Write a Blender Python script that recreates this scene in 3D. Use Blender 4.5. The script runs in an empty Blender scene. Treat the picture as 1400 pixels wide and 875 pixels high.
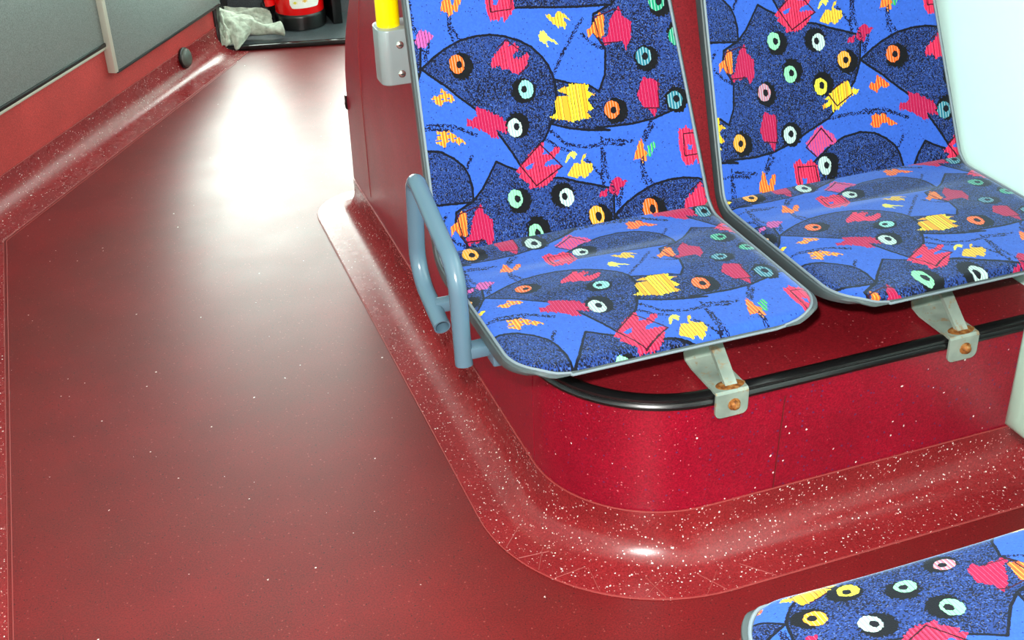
import bpy, bmesh, math, random
import numpy as np
from mathutils import Vector, Matrix

# ---------------------------------------------------------------- camera, world, lights, exposure
SC = bpy.context.scene
COL = SC.collection
R = math.radians

def set_camera():
    f, pitch, roll, yaw, H = 1700.306, R(30.086), R(-2.064), R(18.842), 1.15   # focal length in pixels of a 1400 wide frame
    fw = Vector((math.sin(yaw)*math.cos(pitch), math.cos(yaw)*math.cos(pitch), -math.sin(pitch)))
    rt = Vector((math.cos(yaw), -math.sin(yaw), 0)); up = rt.cross(fw)
    r2 = math.cos(roll)*rt + math.sin(roll)*up; u2 = -math.sin(roll)*rt + math.cos(roll)*up
    cam = bpy.data.cameras.new('camera'); o = bpy.data.objects.new('camera', cam); COL.objects.link(o)
    m = Matrix((r2, u2, -fw)).transposed().to_4x4(); m.translation = (0, 0, H)
    o.matrix_world = m
    cam.sensor_fit = 'HORIZONTAL'; cam.sensor_width = 36; cam.lens = f/1400*36
    cam.clip_start = .02
    SC.camera = o
    return r2, u2, fw
CR, CU, CF = set_camera()

SC.view_settings.view_transform = 'Standard'
SC.view_settings.look = 'None'
SC.view_settings.gamma = 1
SC.view_settings.exposure = 0.0
SC.cycles.use_denoising = True
SC.cycles.max_bounces = 8
SC.cycles.sample_clamp_indirect = 6

W = bpy.data.worlds.new('sky'); SC.world = W; W.use_nodes = True
bg = W.node_tree.nodes['Background']; bg.inputs[0].default_value = (.80, .95, 1, 1); bg.inputs[1].default_value = .9

def area(name, loc, direction, sx, sy, power, color=(1, 1, 1), spread=180):
    L = bpy.data.lights.new(name, 'AREA'); L.shape = 'RECTANGLE'; L.size = sx; L.size_y = sy
    L.energy = power; L.color = color; L.spread = R(spread)
    o = bpy.data.objects.new(name, L); COL.objects.link(o); o.location = loc
    o.rotation_euler = Vector(direction).to_track_quat('-Z', 'Y').to_euler()
    return o
DAY = (.86, 1.0, .90)
# daylight through the windscreen beyond the ledge, the right-hand windows and the left-hand windows
area('daylight_windscreen', (.50, 4.37, .58), (0, -1, -.02), 1.2, .60, 62, DAY)
area('daylight_right_window', (1.34, .45, 1.35), (-1, 0, -.1), 2.1, .78, 22, DAY)
area('daylight_left_window', (-1.42, 1.2, 1.35), (1, 0, -.1), 2.6, .78, 2, DAY)
area('daylight_door_window', (1.34, 3.25, 1.07), (-1, 0, -.1), 1.0, 1.3, 16, DAY)
# the photographer's flash just above and left of the lens
L = bpy.data.lights.new('camera_flash', 'POINT'); L.energy = 165; L.shadow_soft_size = .018; L.color = (1, .97, .93)
fo = bpy.data.objects.new('camera_flash', L); COL.objects.link(fo); fo.location = Vector((0, 0, 1.15)) + CR*-.03 + CU*.075 - CF*.0

# ---------------------------------------------------------------- helpers
def tag(o, label=None, cat=None, group=None, kind=None):
    if label: o['label'] = label
    if cat: o['category'] = cat
    if group: o['group'] = group
    if kind: o['kind'] = kind
    return o
def empty(name, loc=(0, 0, 0), **k):
    o = bpy.data.objects.new(name, None); COL.objects.link(o); o.location = loc; o.empty_display_size = .05
    return tag(o, **k)
def mesh(name, V, F, mat, parent=None, smooth=True, loc=None):
    """one mesh object; vertices in world coordinates, kept in place under its parent"""
    me = bpy.data.meshes.new(name); me.from_pydata([tuple(map(float, v)) for v in V], [], [tuple(f) for f in F]); me.validate()
    bm = bmesh.new(); bm.from_mesh(me); bmesh.ops.recalc_face_normals(bm, faces=bm.faces); bm.to_mesh(me); bm.free()
    return link(name, me, mat, parent, smooth)
def wloc(o):
    v = Vector((0, 0, 0))
    while o: v = v + o.location; o = o.parent
    return v
def link(name, me, mat, parent=None, smooth=True):
    if smooth:
        me.polygons.foreach_set('use_smooth', [True]*len(me.polygons))
        me.set_sharp_from_angle(angle=R(38))
    o = bpy.data.objects.new(name, me); COL.objects.link(o)
    if mat: me.materials.append(mat)
    if parent:
        o.parent = parent; o.location = -wloc(parent)
    return o
def bmobj(name, bm, mat, parent=None, smooth=True):
    me = bpy.data.meshes.new(name); bm.to_mesh(me); bm.free()
    return link(name, me, mat, parent, smooth)
def box(name, lo, hi, mat, parent=None, bev=0., seg=2, M=None):
    bm = bmesh.new(); bmesh.ops.create_cube(bm, size=1)
    for v in bm.verts: v.co = Vector([(lo[i]+hi[i])/2 + v.co[i]*(hi[i]-lo[i]) for i in range(3)])
    if bev: bmesh.ops.bevel(bm, geom=list(bm.edges), offset=bev, segments=seg, profile=.5, affect='EDGES')
    if M is not None: bm.transform(M)
    return bmobj(name, bm, mat, parent)
def prism(name, poly, axis, a, b, mat, parent=None, bev=0., seg=2, sel=None):
    """polygon in the two other axes, extruded along axis from a to b"""
    ax = [i for i in range(3) if i != axis]
    bm = bmesh.new()
    def P(p, t):
        v = [0, 0, 0]; v[ax[0]], v[ax[1]] = p; v[axis] = t; return v
    A = [bm.verts.new(P(p, a)) for p in poly]; B = [bm.verts.new(P(p, b)) for p in poly]
    bm.faces.new(A); bm.faces.new(B[::-1])
    n = len(poly)
    for i in range(n): bm.faces.new((A[i], B[i], B[(i+1) % n], A[(i+1) % n]))
    bmesh.ops.recalc_face_normals(bm, faces=bm.faces)
    if bev: bmesh.ops.bevel(bm, geom=[e for e in bm.edges if sel is None or sel(e)], offset=bev, segments=seg, profile=.5, affect='EDGES', clamp_overlap=True)
    return bmobj(name, bm, mat, parent)
def smooth_path(P, R_, n=8):
    """3-D polyline with rounded corners"""
    P = [Vector(p) for p in P]; out = [P[0]]
    for i in range(1, len(P)-1):
        a, b, c = P[i-1], P[i], P[i+1]; u = (a-b).normalized(); v = (c-b).normalized()
        r = R_ if not isinstance(R_, (list, tuple)) else R_[i]
        ang = u.angle(v)
        if r <= 0 or ang > math.pi-.02: out.append(b); continue
        t = min(r/math.tan(ang/2), (a-b).length*.49, (c-b).length*.49); r = t*math.tan(ang/2)
        cen = b + (u+v).normalized()*(r/math.sin(ang/2)); s = b+u*t-cen; e = b+v*t-cen
        tot = s.angle(e)
        for k in range(n+1):
            w = k/n; out.append(cen + (s*math.sin((1-w)*tot) + e*math.sin(w*tot))/math.sin(tot))
    out.append(P[-1]); return out
def tube_vf(path, r, n=14, inner=None, cap=True):
    V = []; F = []; path = [Vector(p) for p in path]
    t = (path[1]-path[0]).normalized(); u = t.orthogonal().normalized()
    rings = []
    for i, p in enumerate(path):
        t2 = ((path[min(i+1, len(path)-1)] - path[max(i-1, 0)])).normalized()
        u = (u - t2*u.dot(t2)).normalized(); w = t2.cross(u)
        rr = r[i] if isinstance(r, (list, tuple)) else r
        rings.append((p, u.copy(), w, rr))
    for p, u, w, rr in rings:
        for k in range(n):
            a = 2*math.pi*k/n; V.append(p + u*(rr*math.cos(a)) + w*(rr*math.sin(a)))
    m = len(rings)
    for i in range(m-1):
        for k in range(n): F.append((i*n+k, i*n+(k+1) % n, (i+1)*n+(k+1) % n, (i+1)*n+k))
    if cap: F.append(tuple(range(n)))
    if inner is None:
        if cap: F.append(tuple((m-1)*n+k for k in range(n)))
    else:                                              # the last end is open: a wall thickness and a hollow
        p, u, w, rr = rings[-1]; t = (path[-1]-path[-2]).normalized(); b = len(V)
        for dep in (0, .035):
            for k in range(n):
                a = 2*math.pi*k/n; V.append(p - t*dep + u*(inner*math.cos(a)) + w*(inner*math.sin(a)))
        for k in range(n):
            k2 = (k+1) % n
            F.append(((m-1)*n+k, (m-1)*n+k2, b+k2, b+k)); F.append((b+k, b+k2, b+n+k2, b+n+k))
        F.append(tuple(b+n+k for k in range(n)))
    return V, F
def tube(name, path, r, mat, parent=None, n=14, inner=None):
    V, F = tube_vf(path, r, n, inner); return mesh(name, V, F, mat, parent)
def lathe(name, prof, c, mat, parent=None, n=40, M=None):
    V = []; F = []
    for r, z in prof:
        for k in range(n):
            a = 2*math.pi*k/n; V.append(Vector((r*math.cos(a), r*math.sin(a), z)))
    for i in range(len(prof)-1):
        for k in range(n): F.append((i*n+k, i*n+(k+1) % n, (i+1)*n+(k+1) % n, (i+1)*n+k))
    F.append(tuple(range(n))); F.append(tuple((len(prof)-1)*n+k for k in range(n)))
    if M is not None: V = [M @ v for v in V]
    V = [v + Vector(c) for v in V]
    return mesh(name, V, F, mat, parent)

# ---------------------------------------------------------------- materials
def srgb(*c):
    return tuple(((x/12.92) if x <= .04045 else ((x+.055)/1.055)**2.4) for x in [v/255 for v in c]) + (1,)
def mat(name, col, rough=.5, metal=0., spec=.5, **kw):
    m = bpy.data.materials.new(name); m.use_nodes = True; b = m.node_tree.nodes['Principled BSDF']
    b.inputs['Base Color'].default_value = col; b.inputs['Roughness'].default_value = rough
    b.inputs['Metallic'].default_value = metal; b.inputs['Specular IOR Level'].default_value = spec
    for k, v in kw.items(): b.inputs[k.replace('_', ' ')].default_value = v
    return m
def nd(m, t, **kw):
    n = m.node_tree.nodes.new(t)
    for k, v in kw.items(): setattr(n, k, v)
    return n
def lk(m, a, b): m.node_tree.links.new(a, b)
def bsdf(m): return m.node_tree.nodes['Principled BSDF']
def coord(m):
    return nd(m, 'ShaderNodeTexCoord').outputs['Object']
def noise(m, scale, detail=2, vec=None, rough=.5):
    n = nd(m, 'ShaderNodeTexNoise'); n.inputs['Scale'].default_value = scale; n.inputs['Detail'].default_value = detail; n.inputs['Roughness'].default_value = rough
    lk(m, vec or coord(m), n.inputs['Vector']); return n.outputs['Fac']
def ramp(m, fac, stops):
    r = nd(m, 'ShaderNodeValToRGB'); e = r.color_ramp.elements
    while len(e) < len(stops): e.new(.5)
    for i, (p, c) in enumerate(stops): e[i].position = p; e[i].color = c if len(c) == 4 else (*c, 1)
    lk(m, fac, r.inputs[0]); return r.outputs[0]
def mix(m, fac, a, b, mode='MIX'):
    x = nd(m, 'ShaderNodeMix', data_type='RGBA', blend_type=mode)
    for s, v in ((0, fac), (6, a), (7, b)):
        if hasattr(v, 'is_output'): lk(m, v, x.inputs[s])
        else: x.inputs[s].default_value = v
    return x.outputs[2]
def bump(m, h, strength=.2, dist=.001):
    b = nd(m, 'ShaderNodeBump'); b.inputs['Strength'].default_value = strength; b.inputs['Distance'].default_value = dist
    lk(m, h, b.inputs['Height']); lk(m, b.outputs[0], bsdf(m).inputs['Normal'])
def flecks(m, scale, keep, size):
    """small irregular chips: a fraction `keep` of voronoi cells shows a chip of radius `size`"""
    v = nd(m, 'ShaderNodeTexVoronoi'); v.inputs['Scale'].default_value = scale
    wv = nd(m, 'ShaderNodeVectorMath', operation='ADD'); c = coord(m)
    nn = nd(m, 'ShaderNodeTexNoise'); nn.inputs['Scale'].default_value = scale*2.2; lk(m, c, nn.inputs['Vector'])
    sc = nd(m, 'ShaderNodeVectorMath', operation='SCALE'); lk(m, nn.outputs['Color'], sc.inputs[0]); sc.inputs['Scale'].default_value = .55/scale
    lk(m, c, wv.inputs[0]); lk(m, sc.outputs[0], wv.inputs[1]); lk(m, wv.outputs[0], v.inputs['Vector'])
    sep = nd(m, 'ShaderNodeSeparateColor'); lk(m, v.outputs['Color'], sep.inputs[0])
    g = nd(m, 'ShaderNodeMath', operation='LESS_THAN'); lk(m, sep.outputs[0], g.inputs[0]); g.inputs[1].default_value = keep
    sz = nd(m, 'ShaderNodeMath', operation='MULTIPLY'); lk(m, sep.outputs[1], sz.inputs[0]); sz.inputs[1].default_value = size
    d = nd(m, 'ShaderNodeMath', operation='LESS_THAN'); lk(m, v.outputs['Distance'], d.inputs[0]); lk(m, sz.outputs[0], d.inputs[1])
    p = nd(m, 'ShaderNodeMath', operation='MULTIPLY'); lk(m, g.outputs[0], p.inputs[0]); lk(m, d.outputs[0], p.inputs[1])
    return p.outputs[0]
def vinyl(name, col, rough, chips=(), grime=None, spec=.5):
    m = mat(name, col, rough, spec=spec)
    c = ramp(m, noise(m, 7, 5, rough=.6), [(.3, tuple(x*.82 for x in col[:3])), (.75, tuple(min(1, x*1.15) for x in col[:3]))])
    if grime: c = mix(m, ramp(m, noise(m, 3.1, 6, rough=.7), [(.42, (0, 0, 0)), (.8, (.55, .55, .55))]), c, grime)
    fine = ramp(m, noise(m, 420, 2), [(.35, (.72, .72, .72)), (.65, (1.2, 1.2, 1.2))])
    c = mix(m, 1.0, c, fine, 'MULTIPLY')
    for sc_, keep, size, cc in chips: c = mix(m, flecks(m, sc_, keep, size), c, cc)
    lk(m, c, bsdf(m).inputs['Base Color'])
    r = ramp(m, noise(m, 9, 6, rough=.65), [(.3, (rough*.93,)*3), (.7, (min(1, rough*1.08),)*3)])
    lk(m, r, bsdf(m).inputs['Roughness'])
    bump(m, noise(m, 900, 2), .12, .0005)
    return m
WHITE = srgb(235, 225, 220)
M_floor = vinyl('floor_vinyl', srgb(110, 18, 22), .40, [(150, .010, .26, WHITE), (300, .25, .35, srgb(54, 18, 20)), (260, .12, .35, srgb(140, 66, 62))], grime=srgb(86, 34, 28))
M_cove = vinyl('skirting_vinyl', srgb(132, 32, 36), .27, [(330, .25, .35, srgb(80, 20, 24)), (330, .22, .40, srgb(205, 150, 145)), (250, .16, .34, WHITE), (165, .10, .24, WHITE)])
M_plinth = vinyl('plinth_vinyl', srgb(142, 10, 36), .30, [(190, .20, .34, srgb(95, 40, 80)), (260, .16, .30, srgb(200, 110, 115)), (150, .03, .24, WHITE)])
M_lam = vinyl('panel_laminate', srgb(132, 30, 38), .42, [(330, .25, .36, srgb(70, 22, 22))])
M_wallred = vinyl('lower_wall_vinyl', srgb(180, 62, 60), .42, [(200, .12, .3, srgb(190, 90, 84))])
M_bead = mat('weld_bead_vinyl', srgb(148, 56, 54), .45)
M_black = mat('black_rubber', srgb(16, 16, 17), .28)
M_rim = mat('grey_shell_plastic', srgb(66, 76, 78), .4); bump(M_rim, noise(M_rim, 700, 2), .15, .0004)
M_rimedge = mat('pale_grey_piping', srgb(112, 126, 134), .4)
M_tube = mat('blue_grey_enamel', srgb(78, 104, 120), .22); bump(M_tube, noise(M_tube, 35, 3), .10, .0015)
M_white = mat('cream_wall_panel', srgb(204, 238, 232), .5); bump(M_white, noise(M_white, 300, 2), .05, .0005)
M_box = mat('pale_moulded_plastic', srgb(146, 170, 156), .38)
lk(M_box, mix(M_box, flecks(M_box, 28, .06, .3), srgb(146, 170, 156), srgb(118, 108, 104)), bsdf(M_box).inputs['Base Color'])
def grey_panel(name, c):
    m = mat(name, c, .38)
    lk(m, ramp(m, noise(m, 380, 2), [(.3, tuple(x*.7 for x in c[:3])), (.7, tuple(min(1, x*1.3) for x in c[:3]))]), bsdf(m).inputs['Base Color']); return m
M_grey = grey_panel('grey_wall_panel', srgb(116, 126, 124))
M_ledge = grey_panel('dark_grey_vinyl', srgb(72, 80, 84))
M_dark = grey_panel('charcoal_backing', srgb(36, 40, 42))
M_alu = mat('dull_aluminium', srgb(190, 190, 176), .4, .3)
M_yellow = mat('yellow_enamel', srgb(255, 232, 0), .25)
M_socket = mat('grey_cast_socket', srgb(150, 166, 168), .32, .25)
M_steel = mat('screw_steel', srgb(200, 200, 192), .25, .9)
M_red = mat('extinguisher_red', srgb(225, 8, 10), .25)
M_ceil = mat('ceiling_white', srgb(205, 210, 206), .6)
M_glass = mat('window_glass', (1, 1, 1, 1), .02, Transmission_Weight=1.0, IOR=1.02)
# bracket steel: pale green-grey paint with rust
M_brk = mat('painted_bracket_steel', srgb(140, 156, 146), .38, .15)
_r = ramp(M_brk, noise(M_brk, 55, 5, rough=.7), [(.56, (0, 0, 0)), (.66, (1, 1, 1))])
lk(M_brk, mix(M_brk, _r, ramp(M_brk, noise(M_brk, 24, 3), [(.3, srgb(118, 134, 124)), (.7, srgb(158, 172, 160))]), srgb(150, 128, 96)), bsdf(M_brk).inputs['Base Color'])
M_rust = mat('rusty_steel', srgb(150, 92, 44), .6, .4)
lk(M_rust, ramp(M_rust, noise(M_rust, 160, 4), [(.3, srgb(96, 52, 22)), (.55, srgb(170, 108, 50)), (.8, srgb(190, 160, 110))]), bsdf(M_rust).inputs['Base Color'])
M_cloth = mat('cotton_rag', srgb(176, 186, 172), .95, spec=.1)
_c = M_cloth
lk(_c, ramp(_c, noise(_c, 60, 4), [(.3, srgb(140, 148, 134)), (.7, srgb(196, 206, 190))]), bsdf(_c).inputs['Base Color']); bump(_c, noise(_c, 260, 3), .5, .002)

# ---------------------------------------------------------------- upholstery: woven pattern worked out as a repeating tile
PX, PY = .4884, .4690                                   # repeat of the weave in metres; the motifs recur once more at half a repeat
ART = [
  ('D','ink',0.0032,[(-0.1271,0.6464),(-0.129,0.6313),(-0.1246,0.6171),(-0.1186,0.6073)]),
  ('D','ink',0.0032,[(-0.1643,0.6099),(-0.1657,0.6005),(-0.1746,0.5867)]),
  ('D','ink',0.0032,[(0.0063,0.5431),(0.0243,0.569),(0.0413,0.5902),(0.0619,0.614)]),
  ('D','ink',0.0032,[(-0.0127,0.4731),(0.0102,0.4473),(0.0396,0.4394),(0.0702,0.4393),(0.0929,0.4339)]),
  ('D','ink',0.0032,[(0.0632,0.4485),(0.058,0.417),(0.0543,0.3852)]),
  ('D','ink',0.0032,[(0.1392,0.4554),(0.1231,0.4354)]),
  ('D','ink',0.0032,[(0.114,0.4077),(0.1131,0.3818),(0.1186,0.3645)]),
  ('D','ink',0.0032,[(-0.1858,0.5008),(-0.1555,0.4983),(-0.1335,0.4877),(-0.1178,0.4793)]),
  ('D','ink',0.0032,[(-0.1295,0.453),(-0.139,0.4389)]),
  ('D','ink',0.0032,[(-0.0243,0.4654),(-0.0037,0.4462),(0.0152,0.4368)]),
  ('D','ink',0.0032,[(0.0364,0.4206),(0.0532,0.3984),(0.056,0.3849)]),
  ('D','ink',0.0032,[(0.0583,0.5925),(0.0693,0.5783),(0.0874,0.5677)]),
  ('D','ink',0.0032,[(0.3068,0.6628),(0.3063,0.6326),(0.3113,0.615),(0.3177,0.5801)]),
  ('D','ink',0.0032,[(0.1222,0.4413),(0.1388,0.464)]),
  ('D','ink',0.0032,[(0.0691,0.4446),(0.105,0.4372)]),
  ('D','ink',0.0032,[(0.2442,0.4973),(0.2757,0.4993),(0.3061,0.497),(0.3355,0.491)]),
  ('P','navy',[(-0.1811,0.5752),(-0.1604,0.5884),(-0.1431,0.5974),(-0.1188,0.6065),(-0.0956,0.6095),(-0.0748,0.6091),(-0.0548,0.6049),(-0.0356,0.5971),(-0.0185,0.5862),(-0.0056,0.5717),(0.0023,0.5578),(0.0066,0.5428),(0.0078,0.5249),(0.0057,0.5075),(-0.0016,0.4904),(-0.0094,0.4755),(-0.0201,0.4593),(-0.0288,0.4542),(-0.0612,0.4294),(-0.0693,0.4475),(-0.0798,0.4668),(-0.0878,0.4807),(-0.1017,0.5001),(-0.1131,0.5143),(-0.137,0.5361),(-0.1472,0.547),(-0.1608,0.5579),(-0.1714,0.5666)]),
  ('P','navy',[(0.1486,0.675),(0.1627,0.666),(0.1816,0.6565),(0.1998,0.6442),(0.2194,0.6418),(0.2424,0.6372),(0.2627,0.6286),(0.2849,0.621),(0.313,0.6104),(0.3092,0.5903),(0.3057,0.5718),(0.2933,0.5458),(0.2702,0.5215),(0.2429,0.4982),(0.2066,0.4846),(0.1761,0.4719),(0.1393,0.4629),(0.1076,0.4609),(0.057,0.4634),(0.0758,0.4573),(0.0456,0.4621),(0.0189,0.4687),(-0.0055,0.4781),(-0.0024,0.4857),(0.0037,0.501),(0.0076,0.5137),(0.0083,0.5377),(0.0309,0.5288),(0.0557,0.5227),(0.0693,0.5125),(0.0812,0.5334),(0.0875,0.568),(0.0842,0.5754),(0.0726,0.5965),(0.0782,0.6173),(0.1058,0.6277),(0.1232,0.6426)]),
  ('P','navy',[(0.18,0.408),(0.192,0.426),(0.206,0.438),(0.237,0.457),(0.263,0.467),(0.292,0.47),(0.315,0.465),(0.332,0.454),(0.344,0.442),(0.35,0.428),(0.352,0.412),(0.35,0.392),(0.3,0.396),(0.212,0.406)]),
  ('P','pinkred',[(-0.0524,0.5991),(-0.0478,0.5962),(-0.0523,0.5904),(-0.0396,0.5936),(-0.0354,0.5883),(-0.039,0.5825),(-0.0475,0.5788),(-0.0449,0.5737),(-0.0328,0.5737),(-0.0251,0.5783),(-0.0224,0.574),(-0.028,0.562),(-0.042,0.5511),(-0.0499,0.5553),(-0.0557,0.5617),(-0.0649,0.5589),(-0.0669,0.567),(-0.0793,0.5654),(-0.0801,0.571),(-0.0729,0.5819),(-0.0633,0.5871)]),
  ('L','ink',0.0016,[(-0.0681,0.5892),(-0.0523,0.5999),(-0.0331,0.5817)]),
  ('L','ink',0.0016,[(-0.0255,0.5616),(-0.042,0.5511)]),
  ('P','pinkred',[(-0.0736,0.6553),(-0.033,0.651),(-0.0353,0.6372),(-0.0417,0.6301),(-0.0507,0.6233),(-0.0515,0.6328),(-0.058,0.6257),(-0.0699,0.627),(-0.073,0.6383)]),
  ('P','base',[(-0.0625,0.6542),(-0.0541,0.6533),(-0.0579,0.646),(-0.062,0.6472)]),
  ('L','ink',0.0016,[(-0.0678,0.6385),(-0.0376,0.639),(-0.0364,0.6514)]),
  ('L','ink',0.0016,[(-0.0678,0.6385),(-0.0678,0.6485)]),
  ('P','yellow',[(0.0096,0.6246),(0.0159,0.6262),(0.0218,0.6206),(0.0246,0.6274),(0.0329,0.6263),(0.0389,0.6215),(0.0451,0.6127),(0.0334,0.6191),(0.0385,0.6088),(0.0351,0.6037),(0.0263,0.6073),(0.0172,0.6141)]),
  ('P','yellow2',[(-0.0049,0.6003),(0.0004,0.6059),(0.0053,0.6045),(0.0091,0.5968),(0.0181,0.5893),(0.0229,0.5822),(0.0128,0.5884),(0.0048,0.5918),(0.0075,0.5827),(0.0008,0.5884),(-0.0043,0.5938)]),
  ('P','crimson',[(-0.1127,0.5166),(-0.0995,0.5125),(-0.087,0.5044),(-0.076,0.4973),(-0.0694,0.486),(-0.0702,0.4765),(-0.0796,0.4779),(-0.0872,0.4838),(-0.0861,0.4709),(-0.096,0.4739),(-0.1033,0.4821),(-0.1177,0.4889),(-0.1292,0.4929),(-0.1283,0.503),(-0.1192,0.5002),(-0.1122,0.5047)]),
  ('P',('orange2','orangered'),[(-0.1739,0.5344),(-0.1695,0.5392),(-0.1631,0.5362),(-0.1575,0.5479),(-0.1498,0.5423),(-0.1424,0.5352),(-0.1398,0.5303),(-0.1456,0.5271),(-0.1536,0.5312),(-0.1619,0.5237),(-0.1681,0.5283)]),
  ('P',('orange2','orangered'),[(-0.1746,0.4928),(-0.1612,0.4902),(-0.1542,0.4901),(-0.147,0.482),(-0.1377,0.4752),(-0.1349,0.4717),(-0.1491,0.4706),(-0.1498,0.4762),(-0.1601,0.4769),(-0.1658,0.4698),(-0.1729,0.474),(-0.179,0.4787),(-0.1743,0.485)]),
  ('P','pinkred',[(-0.028,0.454),(-0.0215,0.4563),(-0.0246,0.4438),(-0.0274,0.4377),(-0.0183,0.4396),(-0.0048,0.4472),(0.0017,0.4445),(-0.009,0.4332),(-0.0237,0.429),(-0.0267,0.4214),(-0.014,0.4242),(-0.0024,0.4207),(-0.0134,0.4078),(-0.0275,0.3971),(-0.0417,0.3962),(-0.0555,0.3977),(-0.0528,0.4029),(-0.0667,0.4133),(-0.0608,0.4172),(-0.0697,0.421),(-0.0602,0.43),(-0.0455,0.4438)]),
  ('P','base',[(-0.0548,0.4259),(-0.0408,0.431),(-0.0457,0.4228),(-0.0528,0.4224)]),
  ('L','ink',0.002,[(-0.028,0.454),(-0.0612,0.4294),(-0.043,0.3988),(-0.001,0.4189),(-0.028,0.454)]),
  ('P','yellowbig',[(0.0068,0.5138),(0.0267,0.5141),(0.0091,0.5223),(0.0183,0.5258),(0.0325,0.5278),(0.0552,0.5252),(0.0535,0.515),(0.0638,0.5101),(0.053,0.5069),(0.051,0.5052),(0.0579,0.4895),(0.0464,0.488),(0.0527,0.4789),(0.0395,0.4777),(0.0256,0.4774),(0.0057,0.4829),(-0.0072,0.4881),(0.0023,0.4931),(0.0031,0.5075)]),
  ('P','yellow2',[(0.0027,0.4248),(0.0103,0.4334),(0.0181,0.4386),(0.0233,0.4329),(0.0168,0.4258),(0.0134,0.4312),(0.0059,0.4235)]),
  ('P','yellow',[(0.0039,0.4066),(0.0135,0.4165),(0.0195,0.4213),(0.0262,0.4194),(0.0334,0.4313),(0.0367,0.4299),(0.0299,0.4204),(0.0429,0.415),(0.0432,0.4067),(0.0354,0.4014),(0.0292,0.3959),(0.0235,0.4034),(0.0175,0.3994),(0.0093,0.4024)]),
  ('P','orange',[(0.1162,0.4383),(0.12,0.4352),(0.1202,0.4253),(0.1239,0.4164),(0.1216,0.4069),(0.1152,0.4038),(0.1131,0.4124),(0.1087,0.4115),(0.1034,0.4099),(0.1074,0.4192),(0.1113,0.4284)]),
  ('P',('greenstripe','orange'),[(0.1262,0.426),(0.1371,0.4316),(0.1366,0.4225),(0.1281,0.4107),(0.1223,0.4117)]),
  ('P',('crimson','magenta'),[(0.0681,0.3893),(0.0754,0.3914),(0.0894,0.3824),(0.0812,0.3755),(0.0726,0.367),(0.0642,0.3684),(0.0606,0.3773)]),
  ('P',('crimson','magenta'),[(0.0479,0.3745),(0.0593,0.3792),(0.0571,0.368),(0.045,0.3684)]),
  ('P','crimson',[(0.0997,0.6053),(0.1153,0.6232),(0.1179,0.6087),(0.1293,0.599),(0.1259,0.5759),(0.116,0.5632),(0.1132,0.5763),(0.0881,0.5723),(0.0848,0.5823),(0.0932,0.5842)]),
  ('P','orange',[(0.0855,0.6184),(0.0928,0.6126),(0.0885,0.5849),(0.0786,0.5848),(0.0734,0.5935),(0.0657,0.5867),(0.0658,0.5977),(0.077,0.6055)]),
  ('L','ink',0.0016,[(0.0782,0.6132),(0.1084,0.6196),(0.1191,0.6164)]),
  ('L','ink',0.0016,[(0.0782,0.6132),(0.0822,0.5764),(0.1113,0.575)]),
  ('P','crimson',[(0.1299,0.5148),(0.1358,0.5218),(0.1495,0.5163),(0.155,0.5106),(0.1512,0.4824),(0.1422,0.4646),(0.1372,0.4751),(0.1269,0.4832),(0.1224,0.4968)]),
  ('L','ink',0.0016,[(0.1541,0.5156),(0.1503,0.4761),(0.1265,0.4801)]),
  ('P','yellowbig',[(0.2382,0.5266),(0.2549,0.538),(0.2741,0.5474),(0.2839,0.5477),(0.2843,0.5372),(0.2993,0.5332),(0.2945,0.527),(0.2804,0.5239),(0.2602,0.5077),(0.2503,0.5075),(0.2508,0.5178),(0.2352,0.5132),(0.2349,0.5176),(0.2492,0.5267)]),
  ('L','ink',0.002,[(0.2464,0.5341),(0.2592,0.514),(0.2869,0.5281)]),
  ('L','ink',0.002,[(0.2464,0.5341),(0.2741,0.5474)]),
  ('P','pinkstripe',[(0.2212,0.4876),(0.2286,0.4899),(0.2344,0.4821),(0.2456,0.4769),(0.2513,0.4637),(0.2426,0.4599),(0.2299,0.4566),(0.2155,0.4449),(0.2055,0.4552),(0.1976,0.4669),(0.207,0.4741)]),
  ('L','ink',0.002,[(0.1976,0.4617),(0.2279,0.4857),(0.2432,0.4633)]),
  ('L','ink',0.002,[(0.1976,0.4617),(0.2126,0.4454)]),
  ('E',('i_orange', 'i_orange'),(-0.1232,0.573),(-0.1287,0.5762),(-0.1254,0.5752)),
  ('E','i_cyan',(-0.039,0.5292),(-0.0353,0.5303),(-0.0379,0.5306)),
  ('E',('i_white', 'i_teal'),(-0.0557,0.4843),(-0.0606,0.4812),(-0.0578,0.4827)),
  ('E',('i_orange', 'i_amber'),(0.0891,0.4821),(0.0836,0.4847),(0.0855,0.4839)),
  ('E',('i_teal', 'i_lilac'),(0.1429,0.5471),(0.1392,0.5501),(0.1413,0.5498)),
  ('E',('i_teal', 'i_white'),(0.1763,0.4841),(0.1734,0.4838),(0.1756,0.485)),
  ('E',('i_green', 'i_mint'),(0.1731,0.617),(0.1676,0.621),(0.1705,0.6203)),
  ('E','i_white',(0.2369,0.6141),(0.2422,0.6103),(0.2395,0.612)),
  ('E','i_amber',(0.286,0.5755),(0.2807,0.5792),(0.2835,0.5784)),
  ('E','i_yellow',(0.2407,0.5491),(0.2362,0.5458),(0.2384,0.5472)),
  ('E',('i_green', 'i_mint'),(0.1927,0.5746),(0.188,0.5707),(0.1902,0.5721)),
  ('E','i_white',(0.2311,0.4319),(0.2239,0.4313),(0.2269,0.4308))]

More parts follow.
